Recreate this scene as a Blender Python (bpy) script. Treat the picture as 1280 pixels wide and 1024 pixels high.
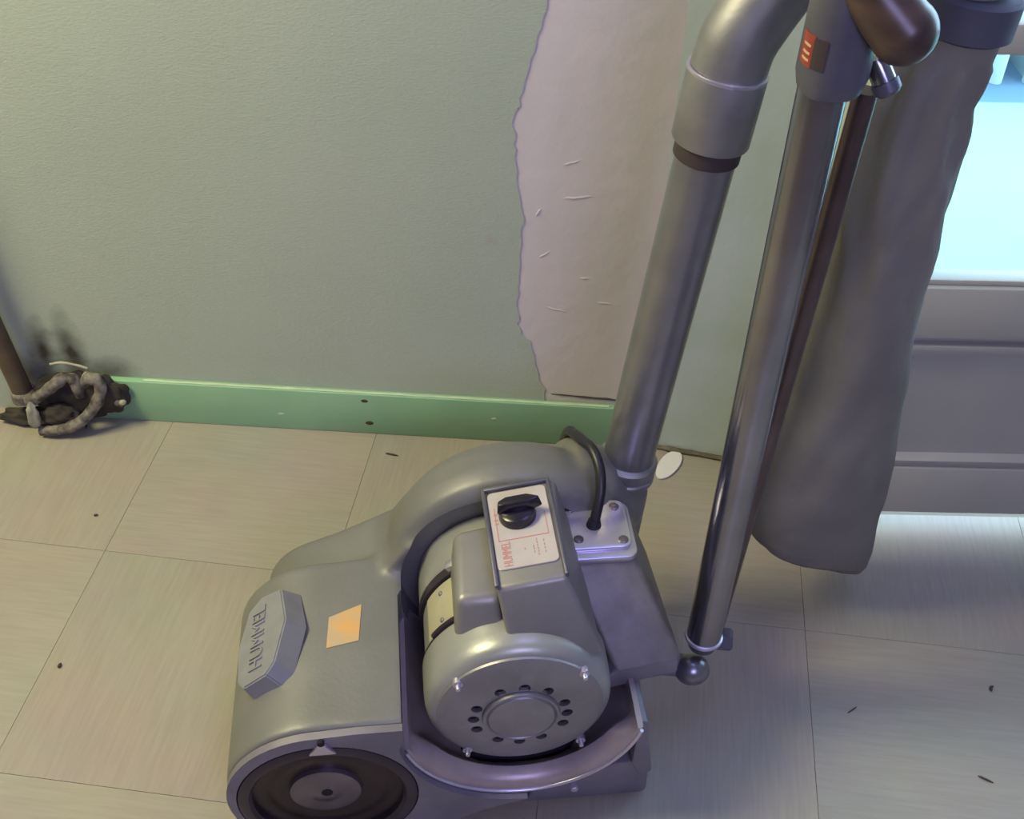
import bpy, bmesh, math, random
from mathutils import Vector, Matrix, noise
from mathutils.bvhtree import BVHTree

random.seed(4)
for o in list(bpy.data.objects):
    bpy.data.objects.remove(o)
SC = bpy.context.scene
COL = SC.collection
R = math.radians

# ------------------------------------------------------------------ camera
cam_d = bpy.data.cameras.new('camera')
cam = bpy.data.objects.new('camera', cam_d)
COL.objects.link(cam)
TH, RO = R(41.4), R(1.2)
F = Vector((0, math.cos(TH), -math.sin(TH)))
R0 = Vector((1, 0, 0))
U0 = R0.cross(F)
RR = R0 * math.cos(RO) + U0 * math.sin(RO)
UU = U0 * math.cos(RO) - R0 * math.sin(RO)
m = Matrix((RR, UU, -F)).transposed().to_4x4()
m.translation = Vector((0, 0, 1.2))
cam.matrix_world = m
cam_d.sensor_fit = 'HORIZONTAL'
cam_d.sensor_width = 36.0
cam_d.lens = 36.0 * 1440 / 1280
cam_d.clip_start = 0.02
SC.camera = cam

# ------------------------------------------------------------------ light
SC.view_settings.view_transform = 'Standard'
SC.view_settings.look = 'None'
SC.view_settings.gamma = 1.0
SC.view_settings.use_curve_mapping = False
SC.view_settings.exposure = 0.0

w = bpy.data.worlds.new('sky')
SC.world = w
w.use_nodes = True
bg = w.node_tree.nodes['Background']
bg.inputs['Color'].default_value = (0.56, 0.80, 1.0, 1)
bg.inputs['Strength'].default_value = 8.5


def area(name, loc, target, size, power, color, size_y=None):
    d = bpy.data.lights.new(name, 'AREA')
    d.energy = power
    d.color = color
    d.size = size
    if size_y:
        d.shape = 'RECTANGLE'
        d.size_y = size_y
    o = bpy.data.objects.new(name, d)
    COL.objects.link(o)
    o.location = loc
    o.rotation_euler = (Vector(target) - Vector(loc)).to_track_quat('-Z', 'Y').to_euler()
    return o


area('warm_wall_lamp', (-1.24, 0.84, 1.80), (-0.45, 1.12, 0.2), 0.55, 37, (0.90, 0.84, 0.48))
area('cool_overhead_fill', (0.45, 0.88, 2.44), (0.4, 0.80, 0.1), 0.7, 18, (0.17, 0.19, 0.52))  # added overhead fill that tints the shaded faces blue
area('cool_fill_behind', (0.50, -1.5, 1.9), (0.2, 1.0, 0.3), 0.9, 31, (0.51, 0.48, 0.94))  # added fill from behind the camera to lift vertical faces, no known window

# ------------------------------------------------------------------ materials
def mat(name, color, rough=0.5, metal=0.0, var=0.0, vscale=20.0, bump=0.0, bscale=200.0,
        color2=None, stretch=None, spec=None, coat=0.0):
    """principled material with noise mottling between color and color2 and a noise bump"""
    mt = bpy.data.materials.new(name)
    mt.use_nodes = True
    nt = mt.node_tree
    b = nt.nodes['Principled BSDF']
    b.inputs['Roughness'].default_value = rough
    b.inputs['Metallic'].default_value = metal
    if spec is not None:
        b.inputs['Specular IOR Level'].default_value = spec
    if coat:
        b.inputs['Coat Weight'].default_value = coat
    tc = nt.nodes.new('ShaderNodeTexCoord')
    src = tc.outputs['Object']
    if stretch:
        mp = nt.nodes.new('ShaderNodeMapping')
        mp.inputs['Scale'].default_value = stretch
        nt.links.new(src, mp.inputs['Vector'])
        src = mp.outputs['Vector']
    if var or color2:
        n = nt.nodes.new('ShaderNodeTexNoise')
        n.inputs['Scale'].default_value = vscale
        n.inputs['Detail'].default_value = 6
        nt.links.new(src, n.inputs['Vector'])
        cr = nt.nodes.new('ShaderNodeValToRGB')
        cr.color_ramp.elements[0].position = 0.35
        cr.color_ramp.elements[1].position = 0.68
        c2 = color2 or tuple(c * (1 - var) for c in color)
        cr.color_ramp.elements[0].color = (*c2, 1)
        cr.color_ramp.elements[1].color = (*color, 1)
        nt.links.new(n.outputs['Fac'], cr.inputs['Fac'])
        nt.links.new(cr.outputs['Color'], b.inputs['Base Color'])
    else:
        b.inputs['Base Color'].default_value = (*color, 1)
    if bump:
        n2 = nt.nodes.new('ShaderNodeTexNoise')
        n2.inputs['Scale'].default_value = bscale
        n2.inputs['Detail'].default_value = 4
        nt.links.new(src, n2.inputs['Vector'])
        bp = nt.nodes.new('ShaderNodeBump')
        bp.inputs['Strength'].default_value = bump
        bp.inputs['Distance'].default_value = 0.002
        nt.links.new(n2.outputs['Fac'], bp.inputs['Height'])
        nt.links.new(bp.outputs['Normal'], b.inputs['Normal'])
    return mt


M = {}
M['cast'] = mat('grey_cast_paint', (0.209, 0.206, 0.194), 0.46, 0.2, 0.14, 14, 0.10, 220)
M['dark_cast'] = mat('dark_cast_metal', (0.26, 0.24, 0.28), 0.5, 0.3, 0.25, 18, 0.15, 160)
M['cradle'] = mat('cradle_metal', (0.473, 0.391, 0.404), 0.38, 0.4, 0.25, 18, 0.1, 160)
M['motor'] = mat('motor_paint', (0.37, 0.37, 0.345), 0.33, 0.3, 0.12, 16, 0.06, 200)
M['motor_face'] = mat('motor_face_metal', (0.33, 0.316, 0.324), 0.42, 0.5, 0.18, 25, 0.12, 180)
M['box'] = mat('switch_box_paint', (0.288, 0.273, 0.264), 0.4, 0.3, 0.15, 20, 0.12, 150)
M['terminal'] = mat('terminal_box_metal', (0.24, 0.216, 0.204), 0.5, 0.3, 0.3, 28, 0.2, 140)
M['alu'] = mat('bright_aluminium', (0.682, 0.64, 0.759), 0.3, 0.75, 0.12, 30, 0.08, 200)
M['chrome'] = mat('chrome', (0.40, 0.39, 0.45), 0.2, 1.0, 0.25, 12)
M['pipe'] = mat('dull_steel_pipe', (0.33, 0.324, 0.35), 0.34, 0.75, 0.25, 14, 0.06, 120)
M['elbow'] = mat('elbow_aluminium', (0.38, 0.37, 0.39), 0.46, 0.75, 0.2, 30, 0.1, 120)
M['rod'] = mat('brown_steel_rod', (0.16, 0.12, 0.12), 0.3, 0.8, 0.3, 20)
M['clamp'] = mat('clamp_metal', (0.165, 0.16, 0.205), 0.42, 0.5, 0.2, 25, 0.15, 120)
M['rubber'] = mat('black_rubber', (0.018, 0.016, 0.022), 0.4)
M['dark_gasket'] = mat('dark_gasket', (0.05, 0.035, 0.035), 0.6)
M['knob'] = mat('black_plastic', (0.014, 0.010, 0.022), 0.25)
M['wood'] = mat('dark_wood', (0.12, 0.075, 0.06), 0.32, 0.0, 0.5, 14, stretch=(1, 1, 4))
M['plate'] = mat('cream_plate', (0.56, 0.50, 0.48), 0.45, 0.0, 0.1, 30)
M['plate_red'] = mat('red_print', (0.58, 0.24, 0.20), 0.5)
M['bag'] = mat('bag_cloth', (0.243, 0.227, 0.191), 0.95, 0.0, 0.22, 9, 0.35, 260, spec=0.1)
M['bag_band'] = mat('bag_band', (0.09, 0.09, 0.12), 0.8, 0.0, 0.2, 20)
M['drum'] = mat('drum_cover_brown', (0.055, 0.035, 0.034), 0.42, 0.3, 0.4, 24, 0.15, 120)
M['drum_rim'] = mat('drum_rim_dark', (0.07, 0.055, 0.075), 0.35, 0.5, 0.3, 20)
M['hub'] = mat('hub_metal', (0.22, 0.19, 0.22), 0.3, 0.7, 0.3, 30)
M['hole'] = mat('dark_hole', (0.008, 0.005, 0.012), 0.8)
M['sticker'] = mat('orange_sticker', (0.72, 0.36, 0.09), 0.6, 0.0, 0.0, 38, color2=(0.50, 0.38, 0.22))
M['red_label'] = mat('red_label', (0.36, 0.055, 0.035), 0.4, 0.0, 0.3, 60)
M['label_print'] = mat('label_print', (0.6, 0.42, 0.25), 0.5)
M['plaque'] = mat('plaque_aluminium', (0.324, 0.32, 0.342), 0.45, 0.35, 0.12, 40, 0.1, 220)

M['baseboard'] = mat('green_gloss_paint', (0.295, 0.517, 0.308), 0.3, 0.0, 0.0, 9, 0.08, 60, color2=(0.26, 0.46, 0.28))
M['pale_ridge'] = mat('pale_green_ridge', (0.55, 0.66, 0.45), 0.5, 0.0, 0.15, 40)
M['wall_white'] = mat('old_white_paint', (0.5, 0.557, 0.564), 0.75, 0.0, 0.0, 7, 0.3, 90, color2=(0.42, 0.49, 0.43))
M['plain_wall'] = mat('plain_wall', (0.24, 0.24, 0.25), 0.9, 0.0, 0.05, 5)
M['ceiling'] = mat('ceiling_paint', (0.45, 0.44, 0.44), 0.9, 0.0, 0.05, 5)
M['door'] = mat('door_paint', (0.399, 0.391, 0.338), 0.45, 0.0, 0.06, 10, 0.05, 120)
M['terrace'] = mat('pale_terrace', (0.28, 0.48, 0.43), 0.9, 0.0, 0.05, 5)
M['terrace_far'] = mat('shade_tinted_paving', (0.14, 0.25, 0.36), 0.8, 0.0, 0.1, 8)  # blue-grey puts the shade beyond the terrace into the colour
M['facade'] = mat('white_facade', (0.85, 0.86, 0.86), 0.9, 0.0, 0.05, 5)
M['crate'] = mat('white_plastic', (0.50, 0.62, 0.62), 0.5, 0.0, 0.05, 10)
M['flake'] = mat('white_paint_flake', (0.72, 0.70, 0.68), 0.6)
M['splinter'] = mat('dark_splinter', (0.06, 0.045, 0.035), 0.8)
M['brass'] = mat('grimy_brown_pipe', (0.145, 0.105, 0.07), 0.5, 0.3, 0.4, 25, 0.2, 90)
M['grimy'] = mat('grimy_tube', (0.29, 0.26, 0.21), 0.75, 0.1, 0.0, 70, 0.7, 120, color2=(0.05, 0.042, 0.036))
M['plaster_lump'] = mat('pale_plaster_lump', (0.48, 0.46, 0.34), 0.9, 0.0, 0.4, 50, 0.5, 90)
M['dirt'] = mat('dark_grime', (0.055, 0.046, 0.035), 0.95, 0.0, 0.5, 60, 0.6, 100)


def glass_material():
    mt = bpy.data.materials.new('window_glass')
    mt.use_nodes = True
    nt = mt.node_tree
    nt.nodes.clear()
    out = nt.nodes.new('ShaderNodeOutputMaterial')
    tr = nt.nodes.new('ShaderNodeBsdfTransparent')
    tr.inputs['Color'].default_value = (0.93, 0.97, 0.98, 1)
    gl = nt.nodes.new('ShaderNodeBsdfGlossy')
    gl.inputs['Roughness'].default_value = 0.02
    lw = nt.nodes.new('ShaderNodeLayerWeight')
    pw = nt.nodes.new('ShaderNodeMath')
    pw.operation = 'POWER'
    pw.inputs[1].default_value = 4.0
    nt.links.new(lw.outputs['Facing'], pw.inputs[0])
    fr = nt.nodes.new('ShaderNodeMath')
    fr.operation = 'MULTIPLY_ADD'
    fr.inputs[1].default_value = 0.6
    fr.inputs[2].default_value = 0.03
    nt.links.new(pw.outputs[0], fr.inputs[0])
    mx = nt.nodes.new('ShaderNodeMixShader')
    nt.links.new(fr.outputs[0], mx.inputs[0])
    nt.links.new(tr.outputs[0], mx.inputs[1])
    nt.links.new(gl.outputs[0], mx.inputs[2])
    nt.links.new(mx.outputs[0], out.inputs['Surface'])
    return mt


M['glass'] = glass_material()


def floor_material(name, along):
    """beige lino tile with fine streaks running along one side of the tile"""
    mt = bpy.data.materials.new(name)
    mt.use_nodes = True
    nt = mt.node_tree
    b = nt.nodes['Principled BSDF']
    b.inputs['Roughness'].default_value = 0.42
    b.inputs['Specular IOR Level'].default_value = 0.35
    tc = nt.nodes.new('ShaderNodeTexCoord')
    info = nt.nodes.new('ShaderNodeObjectInfo')
    add = nt.nodes.new('ShaderNodeVectorMath')
    add.operation = 'MULTIPLY_ADD'
    comb = nt.nodes.new('ShaderNodeCombineXYZ')
    for i in range(3):
        nt.links.new(info.outputs['Random'], comb.inputs[i])
    add.inputs[1].default_value = (9, 9, 9)
    nt.links.new(comb.outputs[0], add.inputs[0])
    nt.links.new(tc.outputs['Object'], add.inputs[2])
    mp = nt.nodes.new('ShaderNodeMapping')
    mp.inputs['Scale'].default_value = (16, 260, 1) if along == 'x' else (260, 16, 1)
    nt.links.new(add.outputs[0], mp.inputs['Vector'])
    n = nt.nodes.new('ShaderNodeTexNoise')
    n.inputs['Scale'].default_value = 1.0
    n.inputs['Detail'].default_value = 3
    nt.links.new(mp.outputs[0], n.inputs['Vector'])
    cr = nt.nodes.new('ShaderNodeValToRGB')
    cr.color_ramp.elements[0].position = 0.3
    cr.color_ramp.elements[1].position = 0.72
    cr.color_ramp.elements[0].color = (0.328, 0.285, 0.218, 1)
    cr.color_ramp.elements[1].color = (0.368, 0.322, 0.25, 1)
    nt.links.new(n.outputs['Fac'], cr.inputs['Fac'])
    big = nt.nodes.new('ShaderNodeTexNoise')
    big.inputs['Scale'].default_value = 6
    nt.links.new(add.outputs[0], big.inputs['Vector'])
    mx = nt.nodes.new('ShaderNodeMix')
    mx.data_type = 'RGBA'
    mx.blend_type = 'MULTIPLY'
    mx.inputs['Factor'].default_value = 0.25
    nt.links.new(cr.outputs['Color'], mx.inputs[6])
    nt.links.new(big.outputs['Color'], mx.inputs[7])
    hs = nt.nodes.new('ShaderNodeHueSaturation')
    hs.inputs['Saturation'].default_value = 0.85
    hs.inputs['Value'].default_value = 1.1
    nt.links.new(mx.outputs[2], hs.inputs['Color'])
    nt.links.new(hs.outputs['Color'], b.inputs['Base Color'])
    bp = nt.nodes.new('ShaderNodeBump')
    bp.inputs['Strength'].default_value = 0.12
    bp.inputs['Distance'].default_value = 0.001
    nt.links.new(n.outputs['Fac'], bp.inputs['Height'])
    nt.links.new(bp.outputs['Normal'], b.inputs['Normal'])
    return mt


M['tile_x'] = floor_material('lino_streaks_across', 'x')
M['tile_y'] = floor_material('lino_streaks_along', 'y')
M['subfloor'] = mat('dark_subfloor', (0.22, 0.18, 0.14), 0.9)


def wallpaper_material(stain):
    """pale green wallpaper, fine horizontal ribs, soot stains where the pipe joint sits (object space)"""
    mt = bpy.data.materials.new('ribbed_wallpaper')
    mt.use_nodes = True
    nt = mt.node_tree
    L = nt.links
    b = nt.nodes['Principled BSDF']
    b.inputs['Roughness'].default_value = 0.8
    b.inputs['Specular IOR Level'].default_value = 0.2
    tc = nt.nodes.new('ShaderNodeTexCoord')
    n = nt.nodes.new('ShaderNodeTexNoise')
    n.inputs['Scale'].default_value = 3
    n.inputs['Detail'].default_value = 5
    L.new(tc.outputs['Object'], n.inputs['Vector'])
    cr = nt.nodes.new('ShaderNodeValToRGB')
    cr.color_ramp.elements[0].position = 0.3
    cr.color_ramp.elements[1].position = 0.7
    cr.color_ramp.elements[0].color = (0.43, 0.485, 0.385, 1)
    cr.color_ramp.elements[1].color = (0.47, 0.52, 0.42, 1)
    L.new(n.outputs['Fac'], cr.inputs['Fac'])
    col = cr.outputs['Color']
    mp = nt.nodes.new('ShaderNodeMapping')
    mp.inputs['Scale'].default_value = (230, 230, 430)
    L.new(tc.outputs['Object'], mp.inputs['Vector'])
    rib = nt.nodes.new('ShaderNodeTexNoise')
    rib.inputs['Scale'].default_value = 1.0
    rib.inputs['Detail'].default_value = 2
    L.new(mp.outputs[0], rib.inputs['Vector'])
    bp = nt.nodes.new('ShaderNodeBump')
    bp.inputs['Strength'].default_value = 0.22
    bp.inputs['Distance'].default_value = 0.002
    L.new(rib.outputs['Fac'], bp.inputs['Height'])
    L.new(bp.outputs['Normal'], b.inputs['Normal'])
    wob = nt.nodes.new('ShaderNodeTexNoise')
    wob.inputs['Scale'].default_value = 28
    wob.inputs['Detail'].default_value = 4
    L.new(tc.outputs['Object'], wob.inputs['Vector'])
    for (x, z, rx, rz, strength, tint) in stain:
        sub = nt.nodes.new('ShaderNodeVectorMath')
        sub.operation = 'SUBTRACT'
        sub.inputs[1].default_value = (x, 0, z)
        L.new(tc.outputs['Object'], sub.inputs[0])
        sc = nt.nodes.new('ShaderNodeVectorMath')
        sc.operation = 'MULTIPLY'
        sc.inputs[1].default_value = (1 / rx, 0, 1 / rz)
        L.new(sub.outputs[0], sc.inputs[0])
        ln = nt.nodes.new('ShaderNodeVectorMath')
        ln.operation = 'LENGTH'
        L.new(sc.outputs[0], ln.inputs[0])
        ad = nt.nodes.new('ShaderNodeMath')
        ad.operation = 'MULTIPLY_ADD'
        ad.inputs[1].default_value = 0.9
        L.new(wob.outputs['Fac'], ad.inputs[0])
        L.new(ln.outputs['Value'], ad.inputs[2])
        mr = nt.nodes.new('ShaderNodeMapRange')
        mr.inputs['From Min'].default_value = 0.5
        mr.inputs['From Max'].default_value = 1.45
        mr.inputs['To Min'].default_value = strength
        mr.inputs['To Max'].default_value = 0.0
        L.new(ad.outputs[0], mr.inputs['Value'])
        mx = nt.nodes.new('ShaderNodeMix')
        mx.data_type = 'RGBA'
        L.new(mr.outputs[0], mx.inputs['Factor'])
        L.new(col, mx.inputs[6])
        mx.inputs[7].default_value = (*tint, 1)
        col = mx.outputs[2]
    L.new(col, b.inputs['Base Color'])
    return mt


# ------------------------------------------------------------------ mesh helpers
def link(name, bm, mt, parent=None, smooth=40, recalc=True):
    if recalc:
        bmesh.ops.recalc_face_normals(bm, faces=bm.faces)
    me = bpy.data.meshes.new(name)
    bm.to_mesh(me)
    bm.free()
    return link_me(name, me, mt, parent, smooth)


def link_me(name, me, mt, parent=None, smooth=40):
    me.materials.clear()
    me.materials.append(mt)
    if smooth:
        for p in me.polygons:
            p.use_smooth = True
        me.set_sharp_from_angle(angle=R(smooth))
    o = bpy.data.objects.new(name, me)
    COL.objects.link(o)
    if parent:
        o.parent = parent
    return o


def tag(o, label=None, cat=None, group=None, kind=None):
    for k, v in (('label', label), ('category', cat), ('group', group), ('kind', kind)):
        if v:
            o[k] = v
    return o


def empty(name, loc, rz=0):
    o = bpy.data.objects.new(name, None)
    COL.objects.link(o)
    o.location = loc
    o.rotation_euler = (0, 0, rz)
    o.empty_display_size = 0.05
    return o


def frame_from(axis, up=Vector((0, 0, 1))):
    z = Vector(axis).normalized()
    x = Vector(up).cross(z)
    if x.length < 1e-4:
        x = Vector((1, 0, 0)).cross(z)
    x.normalize()
    y = z.cross(x)
    return Matrix((x, y, z)).transposed()


def add_lathe(bm, prof, origin=(0, 0, 0), axis=(0, 0, 1), segs=48, cap=True):
    """prof: list of (radius, height along axis)"""
    fr = frame_from(axis)
    o = Vector(origin)
    rings = []
    for r, h in prof:
        if r < 1e-6:
            rings.append([bm.verts.new(o + fr @ Vector((0, 0, h)))])
        else:
            rings.append([bm.verts.new(o + fr @ Vector((r * math.cos(2 * math.pi * i / segs), r * math.sin(2 * math.pi * i / segs), h))) for i in range(segs)])
    for a, b in zip(rings, rings[1:]):
        for i in range(segs):
            j = (i + 1) % segs
            if len(a) == 1 and len(b) == 1:
                continue
            if len(a) == 1:
                bm.faces.new((a[0], b[i], b[j]))
            elif len(b) == 1:
                bm.faces.new((a[i], a[j], b[0]))
            else:
                bm.faces.new((a[i], a[j], b[j], b[i]))
    if cap:
        for rg in (rings[0], rings[-1]):
            if len(rg) > 2:
                bm.faces.new(rg)
    return bm


def add_tube(bm, pts, rad, segs=20, cap=True):
    pts = [Vector(p) for p in pts]
    n = len(pts)
    rads = rad if isinstance(rad, (list, tuple)) else [rad] * n
    up = None
    rings = []
    for k in range(n):
        d = pts[min(k + 1, n - 1)] - pts[max(k - 1, 0)]
        d.normalize()
        if up is None:
            up = d.orthogonal().normalized()
        else:
            up = (up - d * up.dot(d)).normalized()
        s = d.cross(up)
        rings.append([bm.verts.new(pts[k] + (up * math.cos(2 * math.pi * i / segs) + s * math.sin(2 * math.pi * i / segs)) * rads[k]) for i in range(segs)])
    for a, b in zip(rings, rings[1:]):
        for i in range(segs):
            j = (i + 1) % segs
            bm.faces.new((a[i], a[j], b[j], b[i]))
    if cap:
        bm.faces.new(rings[0])
        bm.faces.new(rings[-1])
    return bm


def spline(ctrl, per=8):
    """Catmull-Rom through the control points"""
    c = [Vector(p) for p in ctrl]
    c = [c[0] * 2 - c[1]] + c + [c[-1] * 2 - c[-2]]
    out = []
    for i in range(1, len(c) - 2):
        for k in range(per):
            t = k / per
            p0, p1, p2, p3 = c[i - 1:i + 3]
            out.append(0.5 * ((2 * p1) + (p2 - p0) * t + (2 * p0 - 5 * p1 + 4 * p2 - p3) * t * t + (3 * p1 - p0 - 3 * p2 + p3) * t ** 3))
    out.append(c[-2])
    return out


def add_box(bm, c, s, rot=None, bevel=0.0, segs=2):
    r = bmesh.ops.create_cube(bm, size=1.0)
    vs = r['verts']
    bmesh.ops.scale(bm, vec=Vector(s), verts=vs)
    if bevel:
        es = list({e for v in vs for e in v.link_edges})
        rb = bmesh.ops.bevel(bm, geom=es, offset=bevel, segments=segs, affect='EDGES', profile=0.5)
        vs = list({v for f in rb['faces'] for v in f.verts} | {v for v in vs if v.is_valid})
    if rot:
        bmesh.ops.rotate(bm, cent=(0, 0, 0), matrix=rot, verts=vs)
    bmesh.ops.translate(bm, vec=Vector(c), verts=vs)
    return vs


def add_prism(bm, poly, a0, a1, fn, bevel=0.0, segs=2):
    """poly of 2-D points, extruded from a0 to a1; fn(p, q, a) -> 3-D point"""
    A = [bm.verts.new(fn(p, q, a0)) for p, q in poly]
    B = [bm.verts.new(fn(p, q, a1)) for p, q in poly]
    n = len(poly)
    fs = [bm.faces.new(A), bm.faces.new(B[::-1])]
    for i in range(n):
        j = (i + 1) % n
        fs.append(bm.faces.new((A[i], B[i], B[j], A[j])))
    if bevel:
        bmesh.ops.recalc_face_normals(bm, faces=fs)
        es = list({e for f in fs for e in f.edges})
        bmesh.ops.bevel(bm, geom=es, offset=bevel, segments=segs, affect='EDGES', profile=0.5)
    return bm


def add_hexa(bm, p, bevel=0.0, segs=3):
    """p: 4 bottom corners then 4 top corners, same order"""
    v = [bm.verts.new(q) for q in p]
    fs = [bm.faces.new([v[i] for i in q]) for q in ((3, 2, 1, 0), (4, 5, 6, 7), (0, 1, 5, 4), (1, 2, 6, 5), (2, 3, 7, 6), (3, 0, 4, 7))]
    if bevel:
        bmesh.ops.recalc_face_normals(bm, faces=fs)
        es = list({e for f in fs for e in f.edges})
        bmesh.ops.bevel(bm, geom=es, offset=bevel, segments=segs, affect='EDGES', profile=0.5)
    return bm


UZ = lambda u, z, v: (u, v, z)          # prism profile in (u, z), extruded along v


def arc(cu, cz, r, a0, a1, n):
    return [(cu + r * math.cos(R(a0 + (a1 - a0) * i / n)), cz + r * math.sin(R(a0 + (a1 - a0) * i / n))) for i in range(n + 1)]


def text_mesh(body, size, extrude=0.0006):
    cu = bpy.data.curves.new('lettering', 'FONT')
    cu.body = body
    cu.size = size
    cu.extrude = extrude
    cu.align_x = 'CENTER'
    cu.align_y = 'CENTER'
    cu.resolution_u = 3
    o = bpy.data.objects.new('lettering', cu)
    COL.objects.link(o)
    dg = bpy.context.evaluated_depsgraph_get()
    me = bpy.data.meshes.new_from_object(o.evaluated_get(dg))
    bpy.data.objects.remove(o)
    bpy.data.curves.remove(cu)
    return me


def bake(o):
    """apply the modifiers of o in place"""
    dg = bpy.context.evaluated_depsgraph_get()
    me = bpy.data.meshes.new_from_object(o.evaluated_get(dg))
    o.modifiers.clear()
    o.data = me
    return me


# ------------------------------------------------------------------ the setting
def struct(o):
    o['kind'] = 'structure'
    return o


# floor: dark slab with lino tiles laid on it
bm = bmesh.new()
add_box(bm, (0.0, -0.47, -0.053), (3.4, 3.64, 0.1))
floor = struct(link('floor', bm, M['subfloor'], smooth=0))
TA = R(-6.74)
ta, tb = Vector((math.cos(TA), math.sin(TA), 0)), Vector((-math.sin(TA), math.cos(TA), 0))
DA, DB = 0.316, 0.341
tile_meshes = {}
for i in range(-4, 6):
    for j in range(-2, 3):
        a0, b0 = -0.674 + DA * i, 0.637 + DB * j
        c = ta * (a0 + DA / 2) + tb * (b0 + DB / 2)
        if abs(c.x) > 1.75 or c.y < -0.1:
            continue
        lim = 1.335 if c.x < 0.25 else 1.15
        needs_cut = (c.y + DB * 0.62 > lim)
        if c.y - DB * 0.45 > lim:
            continue
        key = None if needs_cut else 'plain'
        me = tile_meshes.get(key) if key else None
        if me is None:
            bm = bmesh.new()
            add_box(bm, (0, 0, -0.0015), (DA - 0.0006, DB - 0.0006, 0.003))
            if needs_cut:
                pn = Matrix.Rotation(-TA, 3, 'Z') @ (Vector((0.054, 1, 0)).normalized() if c.x < 0.25 else Vector((0, 1, 0)))
                pc = Matrix.Rotation(-TA, 3, 'Z') @ (Vector((0, 1.30, 0)) if c.x < 0.25 else Vector((0, 1.15, 0)))
                off = Matrix.Rotation(-TA, 3, 'Z') @ c
                bmesh.ops.bisect_plane(bm, geom=bm.verts[:] + bm.edges[:] + bm.faces[:], plane_co=pc - off, plane_no=pn, clear_outer=True)
                if len(bm.faces) < 3:
                    bm.free()
                    continue
            me = bpy.data.meshes.new('floor_tile')
            bm.to_mesh(me)
            bm.free()
            me.materials.append(M['tile_x'])
            if key:
                tile_meshes[key] = me
        o = bpy.data.objects.new('floor_tile', me)
        COL.objects.link(o)
        o.location = c
        o.rotation_euler = (0, 0, TA)
        o.parent = floor
        if (i + j) % 2 == 0:
            o.material_slots[0].link = 'OBJECT'
            o.material_slots[0].material = M['tile_y']

# back wall frame: origin W, x along the wall, y into the wall
W = Vector((-0.495, 1.3257, 0))
WA = R(-3.1)
plaster = bpy.data.materials.new('bare_pink_plaster')
M['plaster'] = mat('bare_pink_plaster', (0.70, 0.62, 0.60), 0.85, 0.0, 0.0, 6, 0.5, 38, color2=(0.65, 0.585, 0.57))
bm = bmesh.new()
add_box(bm, (-0.30, 0.06, 1.25), (2.0, 0.1, 2.5))
wall = struct(link('wall_back', bm, M['plaster'], smooth=0))
wall.location = W
wall.rotation_euler = (0, 0, WA)
wall.data.transform(Matrix.Translation((0, -0.01, 0)))
# wallpaper sheet with a torn right edge
edge = [(0.545, 0.082), (0.543, 0.0995), (0.533, 0.125), (0.527, 0.160), (0.520, 0.1877), (0.506, 0.2), (0.503, 0.2178), (0.500, 0.25),
        (0.5015, 0.30), (0.5035, 0.35), (0.505, 0.39), (0.497, 0.44), (0.493, 0.49), (0.490, 0.53), (0.497, 0.55), (0.507, 0.60),
        (0.520, 0.65), (0.527, 0.681), (0.531, 0.75), (0.53, 0.9), (0.51, 1.2), (0.54, 1.7), (0.52, 2.5)]
rough_edge = []
for (a, b), (c, d) in zip(edge, edge[1:]):
    for k in range(5):
        t = k / 5
        s, z = a + (c - a) * t, b + (d - b) * t
        rough_edge.append((s + 0.0045 * noise.noise(Vector((s * 60, z * 90, 3))), z))
rough_edge.append(edge[-1])
bm = bmesh.new()
strip_pts = [(0.545, 0.0)] + rough_edge
cols = [[bm.verts.new((x, y, z)) for (x, z) in ((-1.3, q), (p, q)) for y in (-0.0012, 0.0)] for p, q in strip_pts]
for ca, cb in zip(cols, cols[1:]):
    for i0, i1 in ((0, 2), (2, 3), (3, 1), (1, 0)):
        bm.faces.new((ca[i0], ca[i1], cb[i1], cb[i0]))
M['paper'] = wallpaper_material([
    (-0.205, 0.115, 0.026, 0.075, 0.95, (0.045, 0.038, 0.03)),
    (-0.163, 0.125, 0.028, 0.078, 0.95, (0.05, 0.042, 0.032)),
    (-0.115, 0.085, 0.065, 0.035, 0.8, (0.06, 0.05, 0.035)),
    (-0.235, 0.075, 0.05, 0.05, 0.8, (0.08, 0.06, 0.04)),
    (0.462, 0.353, 0.011, 0.010, 0.9, (0.46, 0.40, 0.38)),
])
paper = link('wallpaper', bm, M['paper'], wall, smooth=0)
paper['label'] = 'pale green ribbed wallpaper with a torn right edge'
# crust marks left in the plaster
for k, (s, z, l, h, a) in enumerate([(0.575, 0.425, 0.035, 0.004, 8), (0.555, 0.245, 0.03, 0.003, -12), (0.565, 0.475, 0.02, 0.003, 20), (0.59, 0.30, 0.012, 0.003, 0),
                                     (0.525, 0.40, 0.012, 0.004, 60), (0.535, 0.335, 0.016, 0.003, 40), (0.62, 0.26, 0.02, 0.003, -5)]):
    bm = bmesh.new()
    pts = [(s + (t - 0.5) * l * math.cos(R(a)), -0.0003, z + (t - 0.5) * l * math.sin(R(a)) + 0.002 * noise.noise(Vector((t * 4, k, 0)))) for t in [i / 6 for i in range(7)]]
    add_tube(bm, pts, [h * 0.12, h * 0.4, h * 0.5, h * 0.35, h * 0.45, h * 0.3, h * 0.1], 6)
    bmesh.ops.scale(bm, vec=(1, 0.5, 1), verts=bm.verts)
    link('plaster_ridge', bm, M['plaster'], wall)
bm = bmesh.new()      # crack along the foot of the bare plaster
pts = [(0.553 + 0.0165 * i, -0.0004, 0.0905 - 0.0008 * i + 0.0012 * noise.noise(Vector((i * 0.9, 7, 0)))) for i in range(7)]
add_tube(bm, pts, [0.0004, 0.0012, 0.0009, 0.0016, 0.0014, 0.0018, 0.001], 6)
link('plaster_crack', bm, M['splinter'], wall)

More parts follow.
